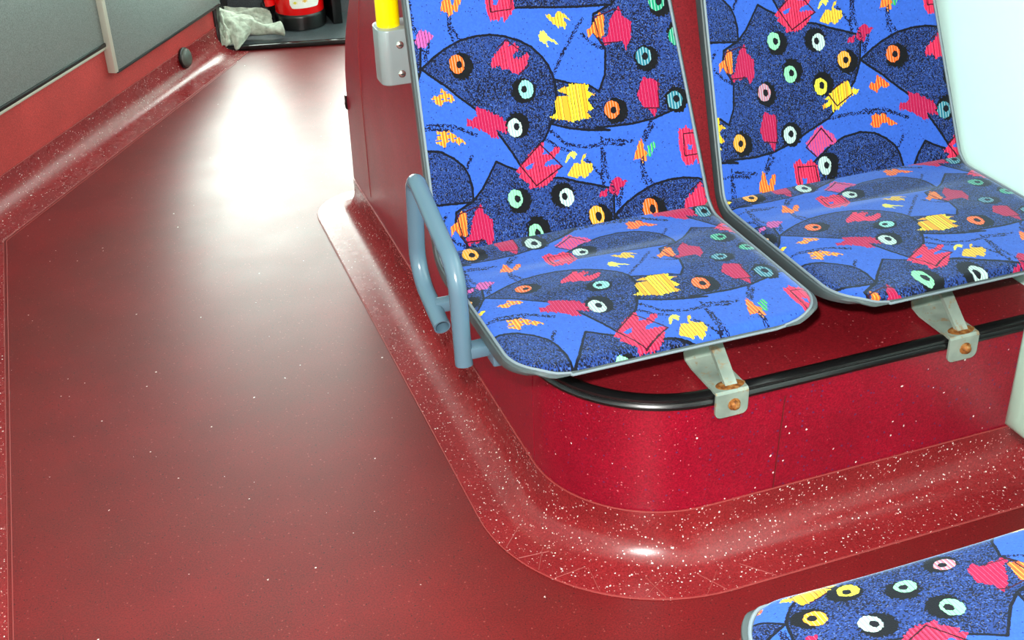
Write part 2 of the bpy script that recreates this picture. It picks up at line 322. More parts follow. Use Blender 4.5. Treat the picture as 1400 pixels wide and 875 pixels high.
EXTRA = [  # shapes cut by the seat edge in the photograph, completed
  ('P','pinkred',[(-.0740,.655),(-.072,.676),(-.060,.680),(-.055,.672),(-.043,.678),(-.033,.668),(-.033,.640),(-.044,.64),(-.0541,.6533),(-.0625,.6542)]),
  ('L','ink',.0016,[(-.0678,.648),(-.066,.670),(-.0364,.667),(-.0364,.6514)]),
]
def fabric_image():
    rng = np.random.default_rng(5)
    nx, ny = 1440, 1384
    X = (np.arange(nx)+.5)/nx*PX; Y = (np.arange(ny)+.5)/ny*PY
    def soft(cx, cy):                                   # periodic smooth noise in -1..1
        g = rng.uniform(-1, 1, (cy, cx)); a = np.arange(nx)/nx*cx; b = np.arange(ny)/ny*cy
        i = a.astype(int); fx = a-i; j = b.astype(int); fy = b-j; fx = fx*fx*(3-2*fx); fy = fy*fy*(3-2*fy)
        i2 = (i+1) % cx; j2 = (j+1) % cy
        return ((g[np.ix_(j, i)]*(1-fx)+g[np.ix_(j, i2)]*fx)*(1-fy)[:, None] + (g[np.ix_(j2, i)]*(1-fx)+g[np.ix_(j2, i2)]*fx)*fy[:, None])
    J1, J2, CL = soft(240, 230), soft(240, 230), soft(14, 14)
    def cell(k):                                        # one random number per woven knot
        g = rng.random((ny//k+1, nx//k+1)); return np.repeat(np.repeat(g, k, 0), k, 1)[:ny, :nx]
    S1, S2, S3 = cell(4), cell(4), cell(2)
    P = {'base': (52, 98, 202), 'navy': (37, 64, 134), 'ink': (10, 12, 26), 'pinkred': (232, 40, 84), 'crimson': (170, 14, 66), 'magenta': (206, 92, 168),
         'orange': (240, 112, 40), 'orange2': (243, 138, 44), 'orangered': (238, 92, 34), 'yellow': (238, 198, 62), 'yellow2': (226, 220, 92), 'yellowbig': (240, 212, 40), 'greenstripe': (44, 186, 96), 'pinkstripe': (222, 74, 124),
         'i_orange': (244, 98, 20), 'i_cyan': (150, 226, 214), 'i_white': (196, 226, 214), 'i_teal': (40, 120, 140), 'i_green': (22, 150, 110), 'i_mint': (146, 226, 178), 'i_amber': (244, 160, 36), 'i_yellow': (222, 216, 70), 'i_lilac': (166, 140, 176)}
    SECOND = {'crimson_arrow': 'magenta', 'i_cyan': 'i_cyan'}
    img = np.empty((ny, nx, 3)); img[:] = P['base']
    img *= (1 + .05*J1 + .05*(S3-.5))[..., None]
    img[S2 < .012] = (30, 50, 130)
    STR = .00445                                        # spacing of the coloured warp stripes
    off = rng.uniform(-1, 1, 400)
    def put(mask_fn, lo, hi, colour):
        i0, i1 = int(math.floor(lo[0]/PX*nx)), int(math.ceil(hi[0]/PX*nx)); j0, j1 = int(math.floor(lo[1]/PY*ny)), int(math.ceil(hi[1]/PY*ny))
        I = np.arange(i0, i1+1); Jn = np.arange(j0, j1+1); ii = I % nx; jj = Jn % ny; ix = np.ix_(jj, ii)
        x = np.broadcast_to((I+.5)/nx*PX, (len(Jn), len(I))); y = np.broadcast_to(((Jn+.5)/ny*PY)[:, None], x.shape)
        m = mask_fn(x, y, ix)
        sub = img[ix]; c = colour(x, y, ix); sub[m] = c[m]; img[ix] = sub
    def inside(poly, rag):
        q = np.array(poly); a = q; b = np.roll(q, -1, 0)
        def f(x, y, ix):
            x2 = x + .0010*J1[ix]; y2 = y + .0010*J2[ix]
            if rag: y2 = y2 + rag*off[np.floor(x/.00222).astype(int) % 400]
            m = np.zeros(x.shape, bool)
            for (x1, y1), (x3, y3) in zip(a, b):
                if y1 == y3: continue
                c = ((y1 > y2) != (y3 > y2)) & (x2 < (x3-x1)*(y2-y1)/(y3-y1)+x1); m ^= c
            return m
        return f, q.min(0)-.004, q.max(0)+.004
    def stripes(name):
        col = np.array(P[name], float); kind = name
        def f(x, y, ix):
            ph = (x + .0002*J1[ix])/STR; fr = ph-np.floor(ph); k = np.floor(ph).astype(int)
            o = np.empty(x.shape+(3,)); o[:] = col
            o *= (1 + .10*(S3[ix]-.5))[..., None]
            if kind in ('pinkred', 'yellowbig', 'yellow'):
                o[(fr < .16) & (off[k % 400] > -.55)] = (84, 10, 30) if kind == 'pinkred' else (150, 96, 20)
                if kind == 'pinkred': o[(fr > .5) & (fr < .62)] = (246, 92, 120)
                if kind == 'yellowbig':
                    o[(off[(k+7) % 400] > .1)] = (243, 172, 44); o[(fr > .62) & (off[(k+3) % 400] > 0)] = (232, 224, 76); o[(fr < .16) & (off[k % 400] > -.3)] = (120, 74, 16)
            elif kind in ('crimson', 'pinkstripe', 'magenta'):
                o[fr < .17] = {'crimson': (212, 80, 124), 'pinkstripe': (60, 70, 170), 'magenta': (40, 16, 50)}[kind]
                if kind == 'crimson': o[(fr > .5) & (fr < .75)] = (192, 22, 76)
            elif kind in ('orange', 'orangered'):
                o[fr < .16] = (250, 200, 90); o[(fr > .5) & (fr < .62)] = (214, 70, 40)
            elif kind == 'orange2':
                o[fr < .30] = (250, 196, 70); o[(fr > .58) & (fr < .70)] = (200, 84, 30)
                o[(np.floor(y/.0019).astype(int) % 4 == 0) & (off[k % 400] > .2)] = P['base']
            elif kind == 'greenstripe':
                o[fr < .3] = (60, 80, 190); o[(fr > .3) & (fr < .45)] = (150, 220, 110)
            elif kind == 'navy':
                dk = S1[ix] < .40 + .20*CL[ix]; o[dk] = (13, 18, 44); o[S2[ix] > .95] = (70, 104, 180); o[S3[ix] > .992] = (150, 150, 160)
            return o
        return f
    def flat(c):
        return lambda x, y, ix: np.broadcast_to(np.array(c, float), x.shape+(3,))
    def strip(pts, w, dotted, c):
        q = np.array(pts)
        def f(x, y, ix):
            x2 = x + (.0012 if dotted else .0004)*J1[ix]; y2 = y + (.0012 if dotted else .0004)*J2[ix]; d = np.full(x.shape, 9.)
            for (ax, ay), (bx, by) in zip(q[:-1], q[1:]):
                l2 = (bx-ax)**2+(by-ay)**2+1e-12; t = np.clip(((x2-ax)*(bx-ax)+(y2-ay)*(by-ay))/l2, 0, 1)
                d = np.minimum(d, np.hypot(x2-ax-t*(bx-ax), y2-ay-t*(by-ay)))
            m = d < w/2
            return m & (S1[ix] < .62) if dotted else m
        put(f, q.min(0)-.005, q.max(0)+.005, flat(c))
    def disc(c, rx, ry, jag):
        c = np.array(c)
        def f(x, y, ix): return ((x-c[0]+jag*J1[ix])/rx)**2 + ((y-c[1]+jag*J2[ix])/ry)**2 < 1
        return f, c-.022, c+.022
    def iris(name):
        col = np.array(P[name], float); alt = np.clip(col*.55 + (30, 40, 50), 0, 255); hi = np.clip(col*.4+150, 0, 255)
        def f(x, y, ix):
            ph = x/.0041; fr = ph-np.floor(ph); k = np.floor(ph).astype(int); o = np.empty(x.shape+(3,)); o[:] = col
            if name in ('i_white', 'i_cyan', 'i_teal', 'i_green'): o[(fr < .28)] = alt if name in ('i_white', 'i_cyan') else hi
            elif name == 'i_lilac': o[(fr < .4)] = (200, 110, 120); o[(fr > .75)] = (190, 196, 200)
            elif name in ('i_orange', 'i_amber'): o[fr < .16] = hi
            else: o[fr < .14] = col*.72
            return o
        return f
    def pick(v, k): return v[k] if isinstance(v, tuple) else v
    for k, (sx, sy) in enumerate(((0, 0), (PX/2, -PY/2))):
        sh = lambda pts: [(a+sx, b+sy) for a, b in pts]
        for e in ART + EXTRA:
            if e[0] == 'P' and pick(e[1], k) == 'navy':
                m, lo, hi = inside(sh(e[2]), 0); put(m, lo, hi, stripes('navy')); strip(sh(e[2])+sh(e[2])[:1], .0032, False, P['ink'])
    for k, (sx, sy) in enumerate(((0, 0), (PX/2, -PY/2))):
        sh = lambda pts: [(a+sx, b+sy) for a, b in pts]
        for e in ART + EXTRA:
            if e[0] == 'D': strip(sh(e[3]), .0046, True, (12, 18, 52))
            elif e[0] == 'P' and pick(e[1], k) != 'navy':
                c = pick(e[1], k); m, lo, hi = inside(sh(e[2]), 0 if c == 'base' else .0016); put(m, lo, hi, stripes(c) if c != 'base' else flat(P['base']))
        for e in ART + EXTRA:
            if e[0] == 'L': strip(sh(e[3]), e[2], False, (60, 8, 30))
            elif e[0] == 'E':
                b, i, p = sh(e[2:]); m, lo, hi = disc(b, .0172, .0178, .0022); put(m, lo, hi, flat((9, 9, 14)))
                m, lo, hi = disc(i, .0108, .0126, .0008); put(m, lo, hi, iris(pick(e[1], k)))
                m, lo, hi = disc(p, .0043, .0050, .0006); put(m, lo, hi, flat((14, 14, 22)))
    px = np.ones((ny, nx, 4), np.float32); px[..., :3] = np.clip(img*.84, 0, 255)/255
    im = bpy.data.images.new('woven_pattern', nx, ny); im.pixels.foreach_set(px.ravel()); im.update(); im.pack()
    return im
def fabric_material():
    m = mat('woven_moquette', (1, 1, 1, 1), .85, spec=.15)
    t = nd(m, 'ShaderNodeTexImage'); t.image = fabric_image(); t.interpolation = 'Linear'
    uv = nd(m, 'ShaderNodeUVMap'); uv.uv_map = 'weave'; lk(m, uv.outputs[0], t.inputs[0])
    b = bsdf(m); lk(m, t.outputs[0], b.inputs['Base Color'])
    b.inputs['Sheen Weight'].default_value = .4; b.inputs['Sheen Roughness'].default_value = .4; b.inputs['Sheen Tint'].default_value = (.6, .8, 1, 1)
    bump(m, noise(m, 1100, 2), .35, .0008)
    return m
M_fabric = fabric_material()

# ---------------------------------------------------------------- the bus shell
XR, XL, YF, YB, ZC = 1.225, -1.38, 4.34, -1.7, 2.12
M_glass = bpy.data.materials.new('window_glass'); M_glass.use_nodes = True
_nt = M_glass.node_tree; _nt.nodes.clear()
_o = _nt.nodes.new('ShaderNodeOutputMaterial'); _m = _nt.nodes.new('ShaderNodeMixShader'); _t = _nt.nodes.new('ShaderNodeBsdfTransparent'); _g = _nt.nodes.new('ShaderNodeBsdfGlossy')
_g.inputs['Roughness'].default_value = .02; _m.inputs[0].default_value = .06
_nt.links.new(_t.outputs[0], _m.inputs[1]); _nt.links.new(_g.outputs[0], _m.inputs[2]); _nt.links.new(_m.outputs[0], _o.inputs[0])
S = dict(kind='structure')
tag(box('floor', (XL, YB, -.04), (XR+.06, YF+.06, 0), M_floor), **S)
tag(box('ceiling', (XL-.06, YB-.06, ZC), (XR+.06, YF+.06, ZC+.05), M_ceil), **S)
def side_wall(name, axis, at, thick, lo, hi, wins, m):
    """wall in the plane axis = at, with openings wins = (a, b, z0, z1)"""
    bm = bmesh.new(); n = 1-axis
    cuts = sorted({lo, hi, *[w[0] for w in wins], *[w[1] for w in wins]})
    def add(a, b, z0, z1):
        p = [0, 0, 0]; q = [0, 0, 0]; p[axis], q[axis] = sorted((at, at+thick)); p[n], q[n] = a, b; p[2], q[2] = z0, z1
        r = bmesh.ops.create_cube(bm, size=1)
        for v in r['verts']: v.co = Vector([(p[i]+q[i])/2 + v.co[i]*(q[i]-p[i]) for i in range(3)])
    for a, b in zip(cuts[:-1], cuts[1:]):
        w = [w for w in wins if w[0] <= a and w[1] >= b]
        if not w: add(a, b, 0, ZC)
        else: add(a, b, 0, w[0][2]); add(a, b, w[0][3], ZC)
    return tag(bmobj(name, bm, m, smooth=False), **S)
_k = 0
def window(axis, at, w, fr=.03):
    """frame of four bars and a pane"""
    global _k
    _k += 1; a, b, z0, z1 = w; n = 1-axis
    bm = bmesh.new()
    for (p0, p1, q0, q1) in ((a, b, z0, z0+fr), (a, b, z1-fr, z1), (a, a+fr, z0+fr, z1-fr), (b-fr, b, z0+fr, z1-fr)):
        lo = [0, 0, 0]; hi = [0, 0, 0]; lo[axis], hi[axis] = at-.02, at+.02; lo[n], hi[n] = p0, p1; lo[2], hi[2] = q0, q1
        r = bmesh.ops.create_cube(bm, size=1)
        for v in r['verts']: v.co = Vector([(lo[i]+hi[i])/2 + v.co[i]*(hi[i]-lo[i]) for i in range(3)])
    o = tag(bmobj('window_%d' % _k, bm, M_black, smooth=False), **S)
    lo = [0, 0, 0]; hi = [0, 0, 0]; lo[axis], hi[axis] = at-.003, at+.003; lo[n], hi[n] = a+fr*.8, b-fr*.8; lo[2], hi[2] = z0+fr*.8, z1-fr*.8
    box('pane', lo, hi, M_glass, o)
WR = [(-.62, 1.52, .96, 1.74), (2.75, 3.75, .40, 1.74)]; WL = [(-.12, 2.52, .96, 1.74)]; WF = [(-.60, 1.17, .24, 1.66)]
side_wall('wall_right', 0, XR, .06, YB, YF, WR, M_white); window(0, XR+.03, WR[0]); window(0, XR+.03, WR[1])
side_wall('wall_left', 0, XL, -.06, YB, YF, WL, M_white); window(0, XL-.03, WL[0])
side_wall('wall_front', 1, YF, .06, XL, XR, WF, M_ceil); window(1, YF+.03, WF[0])
side_wall('wall_rear', 1, YB, -.06, XL, XR, [], M_ceil)

# ---------------------------------------------------------------- sweeps along a wall line
def arc(cx, cy, r, a0, a1, n=14):
    return [(cx+r*math.cos(R(a0+(a1-a0)*k/n)), cy+r*math.sin(R(a0+(a1-a0)*k/n))) for k in range(n+1)]
def normals(path):
    """unit normal on the right-hand side of travel at each point"""
    out = []
    for i in range(len(path)):
        ns = []
        for a, b in ((i-1, i), (i, i+1)):
            if a >= 0 and b < len(path):
                dx, dy = path[b][0]-path[a][0], path[b][1]-path[a][1]; l = math.hypot(dx, dy); ns.append((dy/l, -dx/l))
        nx, ny = sum(n[0] for n in ns), sum(n[1] for n in ns); l = math.hypot(nx, ny); k = 1/max(.5, l/len(ns))
        out.append((nx/l*k, ny/l*k))
    return out
def densify(path, step=.06):
    out = [path[0]]
    for a, b in zip(path[:-1], path[1:]):
        n = max(1, int(math.hypot(b[0]-a[0], b[1]-a[1])/step))
        out += [(a[0]+(b[0]-a[0])*k/n, a[1]+(b[1]-a[1])*k/n) for k in range(1, n+1)]
    return out
def sweep(name, path, prof, m, parent=None):
    N = normals(path); V = []; F = []; n = len(prof)
    for (x, y), (nx, ny) in zip(path, N):
        for d, z in prof: V.append((x+nx*d, y+ny*d, z))
    for i in range(len(path)-1):
        for k in range(n):
            k2 = (k+1) % n; F.append((i*n+k, (i+1)*n+k, (i+1)*n+k2, i*n+k2))
    F.append(tuple(range(n))); F.append(tuple((len(path)-1)*n+k for k in range(n)))
    return mesh(name, V, F, m, parent)
CR_ = .052                                                # skirting: flat flange, concave bend, flat flange
def cove_prof(foot, h, t=.0028):
    up = [(t, h), (t, CR_+t)] + [(t+CR_*(1-math.cos(R(a))), t+CR_*(1-math.sin(R(a)))) for a in (15, 30, 45, 60, 75, 90)] + [(foot, t), (foot+.0015, 0)]
    return [(-.004, h+.001)] + up + [(-.004, 0)]
FOOT, CH = .087, .078

# ---------------------------------------------------------------- seat plinth with skirting and rubber edging
X0, Y0, Y1, ZP, RC = .49, 1.177, 2.478, .258, .18
plinth = empty('seat_plinth', (X0+.35, 1.8, 0), label='speckled red vinyl seat plinth with rounded corner under the two fish-patterned seats', cat='plinth')
wallpath = [(.80, Y1), (X0+.03, Y1)] + arc(X0+.03, Y1-.03, .03, 90, 180, 6)[1:] + [(X0, Y0+RC)] + arc(X0+RC, Y0+RC, RC, 180, 270, 20)[1:] + [(XR-.002, Y0)]
wallpath = densify(wallpath)
wallpath = [(x, y) for x, y in wallpath]
# travel runs down the aisle side and then to the right: the outside is on the right-hand side of travel reversed
body_poly = wallpath + [(XR-.002, Y1)]
prism('side_panel', body_poly, 2, .0, ZP-.006, M_plinth, plinth)
prism('top_panel', [(x+nx*-.004, y+ny*-.004) for (x, y), (nx, ny) in zip(wallpath, normals(wallpath))] + [(XR-.002, Y1-.004)], 2, ZP-.006, ZP, vinyl('plinth_top_vinyl', srgb(128, 20, 30), .42, [(230, .16, .3, srgb(190, 110, 110))]), plinth)
rev = wallpath
sk = sweep('skirting', rev, cove_prof(FOOT, CH), M_cove, plinth)
NR = normals(rev)
def bead(name, d, z, r, parent, path=rev, N=NR):
    return tube(name, [(x+nx*d, y+ny*d, z) for (x, y), (nx, ny) in zip(path, N)], r, M_bead, parent, n=6)
bead('weld_bead', FOOT+.001, .0012, .0010, sk); bead('weld_bead', .0022, CH, .0010, sk)
# welded darts where the flange was slit to go round the corner
for a, tw in ((197, -6), (203, 5), (211, -6), (217, 6), (231, -7), (244, 6), (250, -6), (262, 7), (268, -6), (281, 7)):
    c = (X0+RC, Y0+RC); r0, r1 = RC+.048, RC+FOOT-.001
    if a <= 268:
        p = (c[0]+r0*math.cos(R(a+tw)), c[1]+r0*math.sin(R(a+tw)), .0034); q = (c[0]+r1*math.cos(R(a)), c[1]+r1*math.sin(R(a)), .0026)
    else:
        p = (c[0]+.03, c[1]-r0, .0034); q = (c[0]+.065, c[1]-r1, .0026)
    tube('dart_weld', [p, ((p[0]+q[0])/2, (p[1]+q[1])/2, .0031), q], .0007, M_bead, sk, n=6)
tube('panel_seam', [(.779, Y0-.0004, ZP-.03), (.776, Y0-.0004, .16), (.773, Y0-.0004, CH)], .0010, mat('seam_line_vinyl', srgb(96, 18, 24), .5), plinth, n=6)
def edging(name, path, parent, kz=1., kd=1.):
    path = densify(path[::-1], .04)
    prof = [(-.004, ZP-.0125), (.006, ZP-.0125), (.0095, ZP-.010), (.0105, ZP-.006), (.0085, ZP-.0022), (.007, ZP-.0012), (.009, ZP+.001), (.0085, ZP+.0045), (.005, ZP+.007), (-.001, ZP+.0075), (-.006, ZP+.0065), (-.0095, ZP+.003), (-.010, ZP-.001)]
    return sweep(name, path, [(d*kd, ZP+(z-ZP)*kz) for d, z in prof], M_black, parent)
edging('edge_trim', ([(XR-.002, Y0)] + arc(X0+RC, Y0+RC, RC, 270, 180, 24) + [(X0, 1.52)]), plinth)
edging('edge_trim', ([(X0, 2.446)] + arc(X0+.03, Y1-.03, .03, 180, 90, 6)[0:] + [(.80, Y1)]), plinth, 1.5, .5)

# ---------------------------------------------------------------- tall red partition behind the seats
FRONT = lambda z: 1.450 + .442*(z-ZP)
side = [(FRONT(ZP), ZP), (2.438, ZP), (2.432, .33), (2.412, .38), (2.382, .43), (2.318, .51), (2.24, .60), (2.16, .70), (2.08, .82), (2.02, .95), (FRONT(.97), .97)]
prism('tall_partition', side, 0, X0+.0006, XR-.002, M_lam, None, bev=.012, seg=4, sel=lambda e: not all(v.co.z < ZP+.001 for v in e.verts))
part = bpy.data.objects['tall_partition']
tag(part, 'tall dark-red laminate partition standing on the plinth behind the seat backs', 'partition')
prism('side_panel', [(1.358, .081), (2.456, .081), (2.447, ZP)] + side[2:-2] + [(2.03, .93), (FRONT(.93)+.02, .93), (FRONT(ZP), ZP), (1.358, ZP-.014)], 0, X0-.0005, X0+.003, M_plinth, part)
tube('panel_seam', [(X0-.0006, 2.300, .10), (X0-.0006, 2.297, .33), (X0-.0006, 2.285, .42), (X0-.0006, 2.24, .52)], .0009, M_bead, part, n=6)

# ---------------------------------------------------------------- yellow grab pole in its socket
pole = empty('grab_pole', (.455, 1.885, .487), label='bright yellow upright grab pole in a grey screwed socket beside the left seat back', cat='grab pole')
tube('pole', [(.455, 1.885, .50), (.455, 1.885, 1.2), (.455, 1.885, ZC)], .0185, M_yellow, pole, n=24)
_p = [(.493, 1.853), (.493, 1.918), (.462, 1.918)] + arc(.457, 1.894, .025, 100, 180, 6) + arc(.448, 1.869, .016, 180, 270, 6) + [(.47, 1.853)]
prism('socket', _p, 2, .487, .576, M_socket, pole, bev=.004, seg=3)
for z in (.552, .505):
    Mx = Matrix.Rotation(R(90), 4, 'X')
    s = lathe('screw', [(.0062, 0), (.0062, .0015), (.005, .0030), (.002, .0038)], (.4635, 1.8535, z), M_steel, pole, n=18, M=Mx)
    box('screw_slot', (.4605, 1.8485, z-.0008), (.4665, 1.8500, z+.0008), M_dark, s)

# ---------------------------------------------------------------- seats
SW=.407; SL=.386; SGAP=.019
def fillet_path(P,R,step=.006):
    """polyline with rounded corners, sampled evenly -> list of (a,b)"""
    out=[P[0]]
    for i in range(1,len(P)-1):
        a,b,c=map(np.array,(P[i-1],P[i],P[i+1]))
        u=(a-b)/np.linalg.norm(a-b);v=(c-b)/np.linalg.norm(c-b)
        ang=math.acos(max(-1,min(1,u@v)));t=R[i]/math.tan(ang/2)
        s=b+u*t;e=b+v*t;bis=(u+v)/np.linalg.norm(u+v);cen=b+bis*R[i]/math.sin(ang/2)
        n=12
        a0=math.atan2(*(s-cen)[::-1]);a1=math.atan2(*(e-cen)[::-1]);d=(a1-a0+math.pi)%(2*math.pi)-math.pi
        for k in range(n+1):
            q=a0+d*k/n;out.append((cen[0]+R[i]*math.cos(q),cen[1]+R[i]*math.sin(q)))
    out.append(P[-1]);out=np.array(out)
    L=np.concatenate([[0],np.cumsum(np.linalg.norm(np.diff(out,axis=0),axis=1))])
    return out,L
BT=.56
PROF,PLEN=fillet_path([(1.114,.379),(1.120,.390),(1.427,.390),(1.427+.442*BT,.390+BT)],[0,.010,.035,0])
LTOT=PLEN[-1]
SFOLD=PLEN[np.argmin(np.abs(PROF[:,0]-1.43)+np.abs(PROF[:,1]-.395))]
def prof(s):
    y=np.interp(s,PLEN,PROF[:,0]);z=np.interp(s,PLEN,PROF[:,1])
    h=.004
    dy=np.interp(s+h,PLEN,PROF[:,0])-np.interp(s-h,PLEN,PROF[:,0]);dz=np.interp(s+h,PLEN,PROF[:,1])-np.interp(s-h,PLEN,PROF[:,1])
    l=np.hypot(dy,dz)+1e-12
    return y,z,-dz/l,dy/l   # normal (up/forward)
def halfw(s,grow=0.):
    s=np.asarray(s,float);W2=SW/2+grow
    # taper on the back
    t=np.clip((s-SFOLD)/(LTOT-SFOLD),0,1); w=W2-.055*BT*t
    r=.062; q=np.clip(s+grow,0,r); w=w-(r-np.sqrt(np.maximum(r*r-(r-q)**2,0)))
    r=.09; q=np.clip(LTOT+grow-s,0,r); w=w-(r-np.sqrt(np.maximum(r*r-(r-q)**2,0)))
    return w
def dish(s):
    # depth of the bucket at the middle of the seat
    return np.interp(s,[0,.03,.08,.17,.24,.30,SFOLD,SFOLD+.06,SFOLD+.3,LTOT],[.003,.001,-.001,-.005,-.002,.009,.020,.024,.024,.012])
def surf(u,s,off=0.,grow=0.):
    """seat coordinates -> (x from the seat's middle, Y, z)"""
    u=np.asarray(u,float);s=np.asarray(s,float)
    y,z,ny,nz=prof(s); d=dish(s)*(1-np.abs(u)**2.2)
    o=off-d
    return u*halfw(s,grow),y+ny*o,z+nz*o

KU = [0, .03, .06, .1, .14, .17, .2, .23, .26, .3, .34]
VL = [0.393, 0.411, 0.4332, 0.4676, 0.5016, 0.5419, 0.5862, 0.6195, 0.6586, 0.7084, 0.7469]
VR = [0.369, 0.3874, 0.4075, 0.4549, 0.4903, 0.5338, 0.5741, 0.608, 0.642, 0.6919, 0.7492]
def s_rows(a, b, n):
    """rows along the seat, closer together where the outline turns its corners"""
    q = np.linspace(0, math.pi/2, 16)
    f = np.concatenate([.062*(1-np.cos(q)), np.linspace(.062, LTOT-.09, n)[1:-1], LTOT-.09*(1-np.sin(q))])
    f = np.unique(np.round(np.concatenate([[a], f[(f > a+.0008) & (f < b-.0008)], [b]]), 5)); return f
def sheet(s0, s1, nu, ns, off, grow, tf, uvf, m, name, parent, edge_drop=.004, tuck=0, lift=0.):
    s = s_rows(s0, s1, ns*2); ns = len(s); k = np.linspace(-1, 1, nu); u = np.sign(k)*np.abs(k)**.8
    U, S_ = np.meshgrid(u, s)
    hw0 = halfw(S_, grow)
    e = np.clip((1-np.abs(U))*hw0/.012, 0, 1); e = e*(2-e)
    o_ = off - edge_drop*(1-e)
    if tuck:                                             # the end in the fold dives under the other pad
        d = (s1-S_ if tuck > 0 else S_-s0); t_ = np.clip(d/.012, 0, 1); o_ = o_ - .010*(1-t_)**2
    if lift: o_ = o_ + lift*(1-np.abs(U)**2)*np.clip((S_-.26)/(s1-.02-.26), 0, 1)
    x, y, z = surf(U, S_, o_, grow)
    V = [tf(a, b, c) for a, b, c in zip(x.ravel(), y.ravel(), z.ravel())]
    F = [(j*nu+i, j*nu+i+1, (j+1)*nu+i+1, (j+1)*nu+i) for j in range(ns-1) for i in range(nu-1)]
    o = mesh(name, V, F, m, parent)
    me = o.data; uv = me.uv_layers.new(name='weave')
    tu, tv = uvf(x.ravel(), S_.ravel())
    idx = np.empty(len(me.loops), np.int32); me.loops.foreach_get('vertex_index', idx)
    uv.data.foreach_set('uv', np.stack([np.asarray(tu)[idx]/PX, np.asarray(tv)[idx]/PY], 1).astype(np.float32).ravel())
    return o
def shell_mesh(tf, m, parent, gx=0):
    nu = 13; s = s_rows(0, LTOT, 90); ns = len(s); u = np.linspace(-1, 1, nu)
    U, S_ = np.meshgrid(u, s)
    layers = [(-.0030, -.006), (-.0022, .0004), (-.0032, .0018), (-.009, .0024), (-.021, .0006), (-.0235, -.004)]
    thin = lambda q: .28 + .72*np.clip(np.asarray(q)/.085, 0, 1)**1.3
    V = []; F = []; per = []
    def ring(off, grow):
        pts = []
        x, y, z = surf(np.full(ns, -1.), s, off*thin(s), grow); pts += list(zip(x, y, z))
        x, y, z = surf(u[1:-1], np.full(nu-2, LTOT), off, grow); pts += list(zip(x, y, z+max(0, grow)))
        x, y, z = surf(np.full(ns, 1.), s[::-1], off*thin(s[::-1]), grow); pts += list(zip(x, y, z))
        x, y, z = surf(u[::-1][1:-1], np.full(nu-2, 0.), off*thin(0), grow); pts += list(zip(x, y-max(0, grow)*.5, z))
        return pts
    n = None
    for off, g in layers:
        r = ring(off, g+gx); n = len(r); per.append(len(V)); V += [tf(*p) for p in r]
    for a, b in zip(per[:-1], per[1:]):
        for k in range(n): F.append((a+k, a+(k+1) % n, b+(k+1) % n, b+k))
    for off, g, base in ((-.0030, -.006+gx, per[0]), (-.0235, -.004+gx, per[-1])):
        x, y, z = surf(U, S_, off*thin(S_), g); b0 = len(V); V += [tf(a, b, c) for a, b, c in zip(x.ravel(), y.ravel(), z.ravel())]
        F += [(b0+j*nu+i, b0+j*nu+i+1, b0+(j+1)*nu+i+1, b0+(j+1)*nu+i) for j in range(ns-1) for i in range(nu-1)]
    me = bpy.data.meshes.new('seat_shell'); me.from_pydata([tuple(map(float, v)) for v in V], [], F)
    bm = bmesh.new(); bm.from_mesh(me); bmesh.ops.remove_doubles(bm, verts=bm.verts, dist=.0002); bmesh.ops.recalc_face_normals(bm, faces=bm.faces); bm.to_mesh(me); bm.free()
    return link('seat_shell', me, m, parent)
def piping(tf, m, parent, r=.0018):
    s = s_rows(0, LTOT, 120); N_ = len(s); P = []
    x, y, z = surf(np.full(N_, -1.), s, -.0008, -.0030); P += list(zip(x, y, z))
    k = np.linspace(-1, 1, 24)[1:-1]; x, y, z = surf(k, np.full(22, LTOT), -.0008, -.003); P += list(zip(x, y, z))
    x, y, z = surf(np.full(N_, 1.), s[::-1], -.0008, -.0030); P += list(zip(x, y, z))
    x, y, z = surf(k[::-1], np.full(22, 0.), -.0008, -.003); P += list(zip(x, y, z)); P.append(P[0])
    Q = [P[0]]
    for p in P[1:]:
        if math.dist(p, Q[-1]) > .0025: Q.append(p)
    Q.append(Q[0])
    V, F = tube_vf([tf(*p) for p in Q], r, 8, cap=False); return mesh('edge_piping', V, F, m, parent)
def seat(label, tf, loc, uv_cushion, uv_back, wrap=False):
    t = empty('bus_seat', loc, label=label, cat='seat', group='fish-patterned bus seats')
    shell_mesh(tf, M_rim, t, -.022 if wrap else 0)
    sheet(.0 if wrap else .004, SFOLD+.004, 49, 72, .0022, .001 if wrap else -.004, tf, uv_cushion, M_fabric, 'seat_cushion', t, tuck=1, lift=.011)
    sheet(SFOLD-.006, LTOT-.006, 49, 90, .0022, -.004, tf, uv_back, M_fabric, 'backrest_pad', t, tuck=-1)
    if not wrap: piping(tf, M_rimedge, t)
    return t
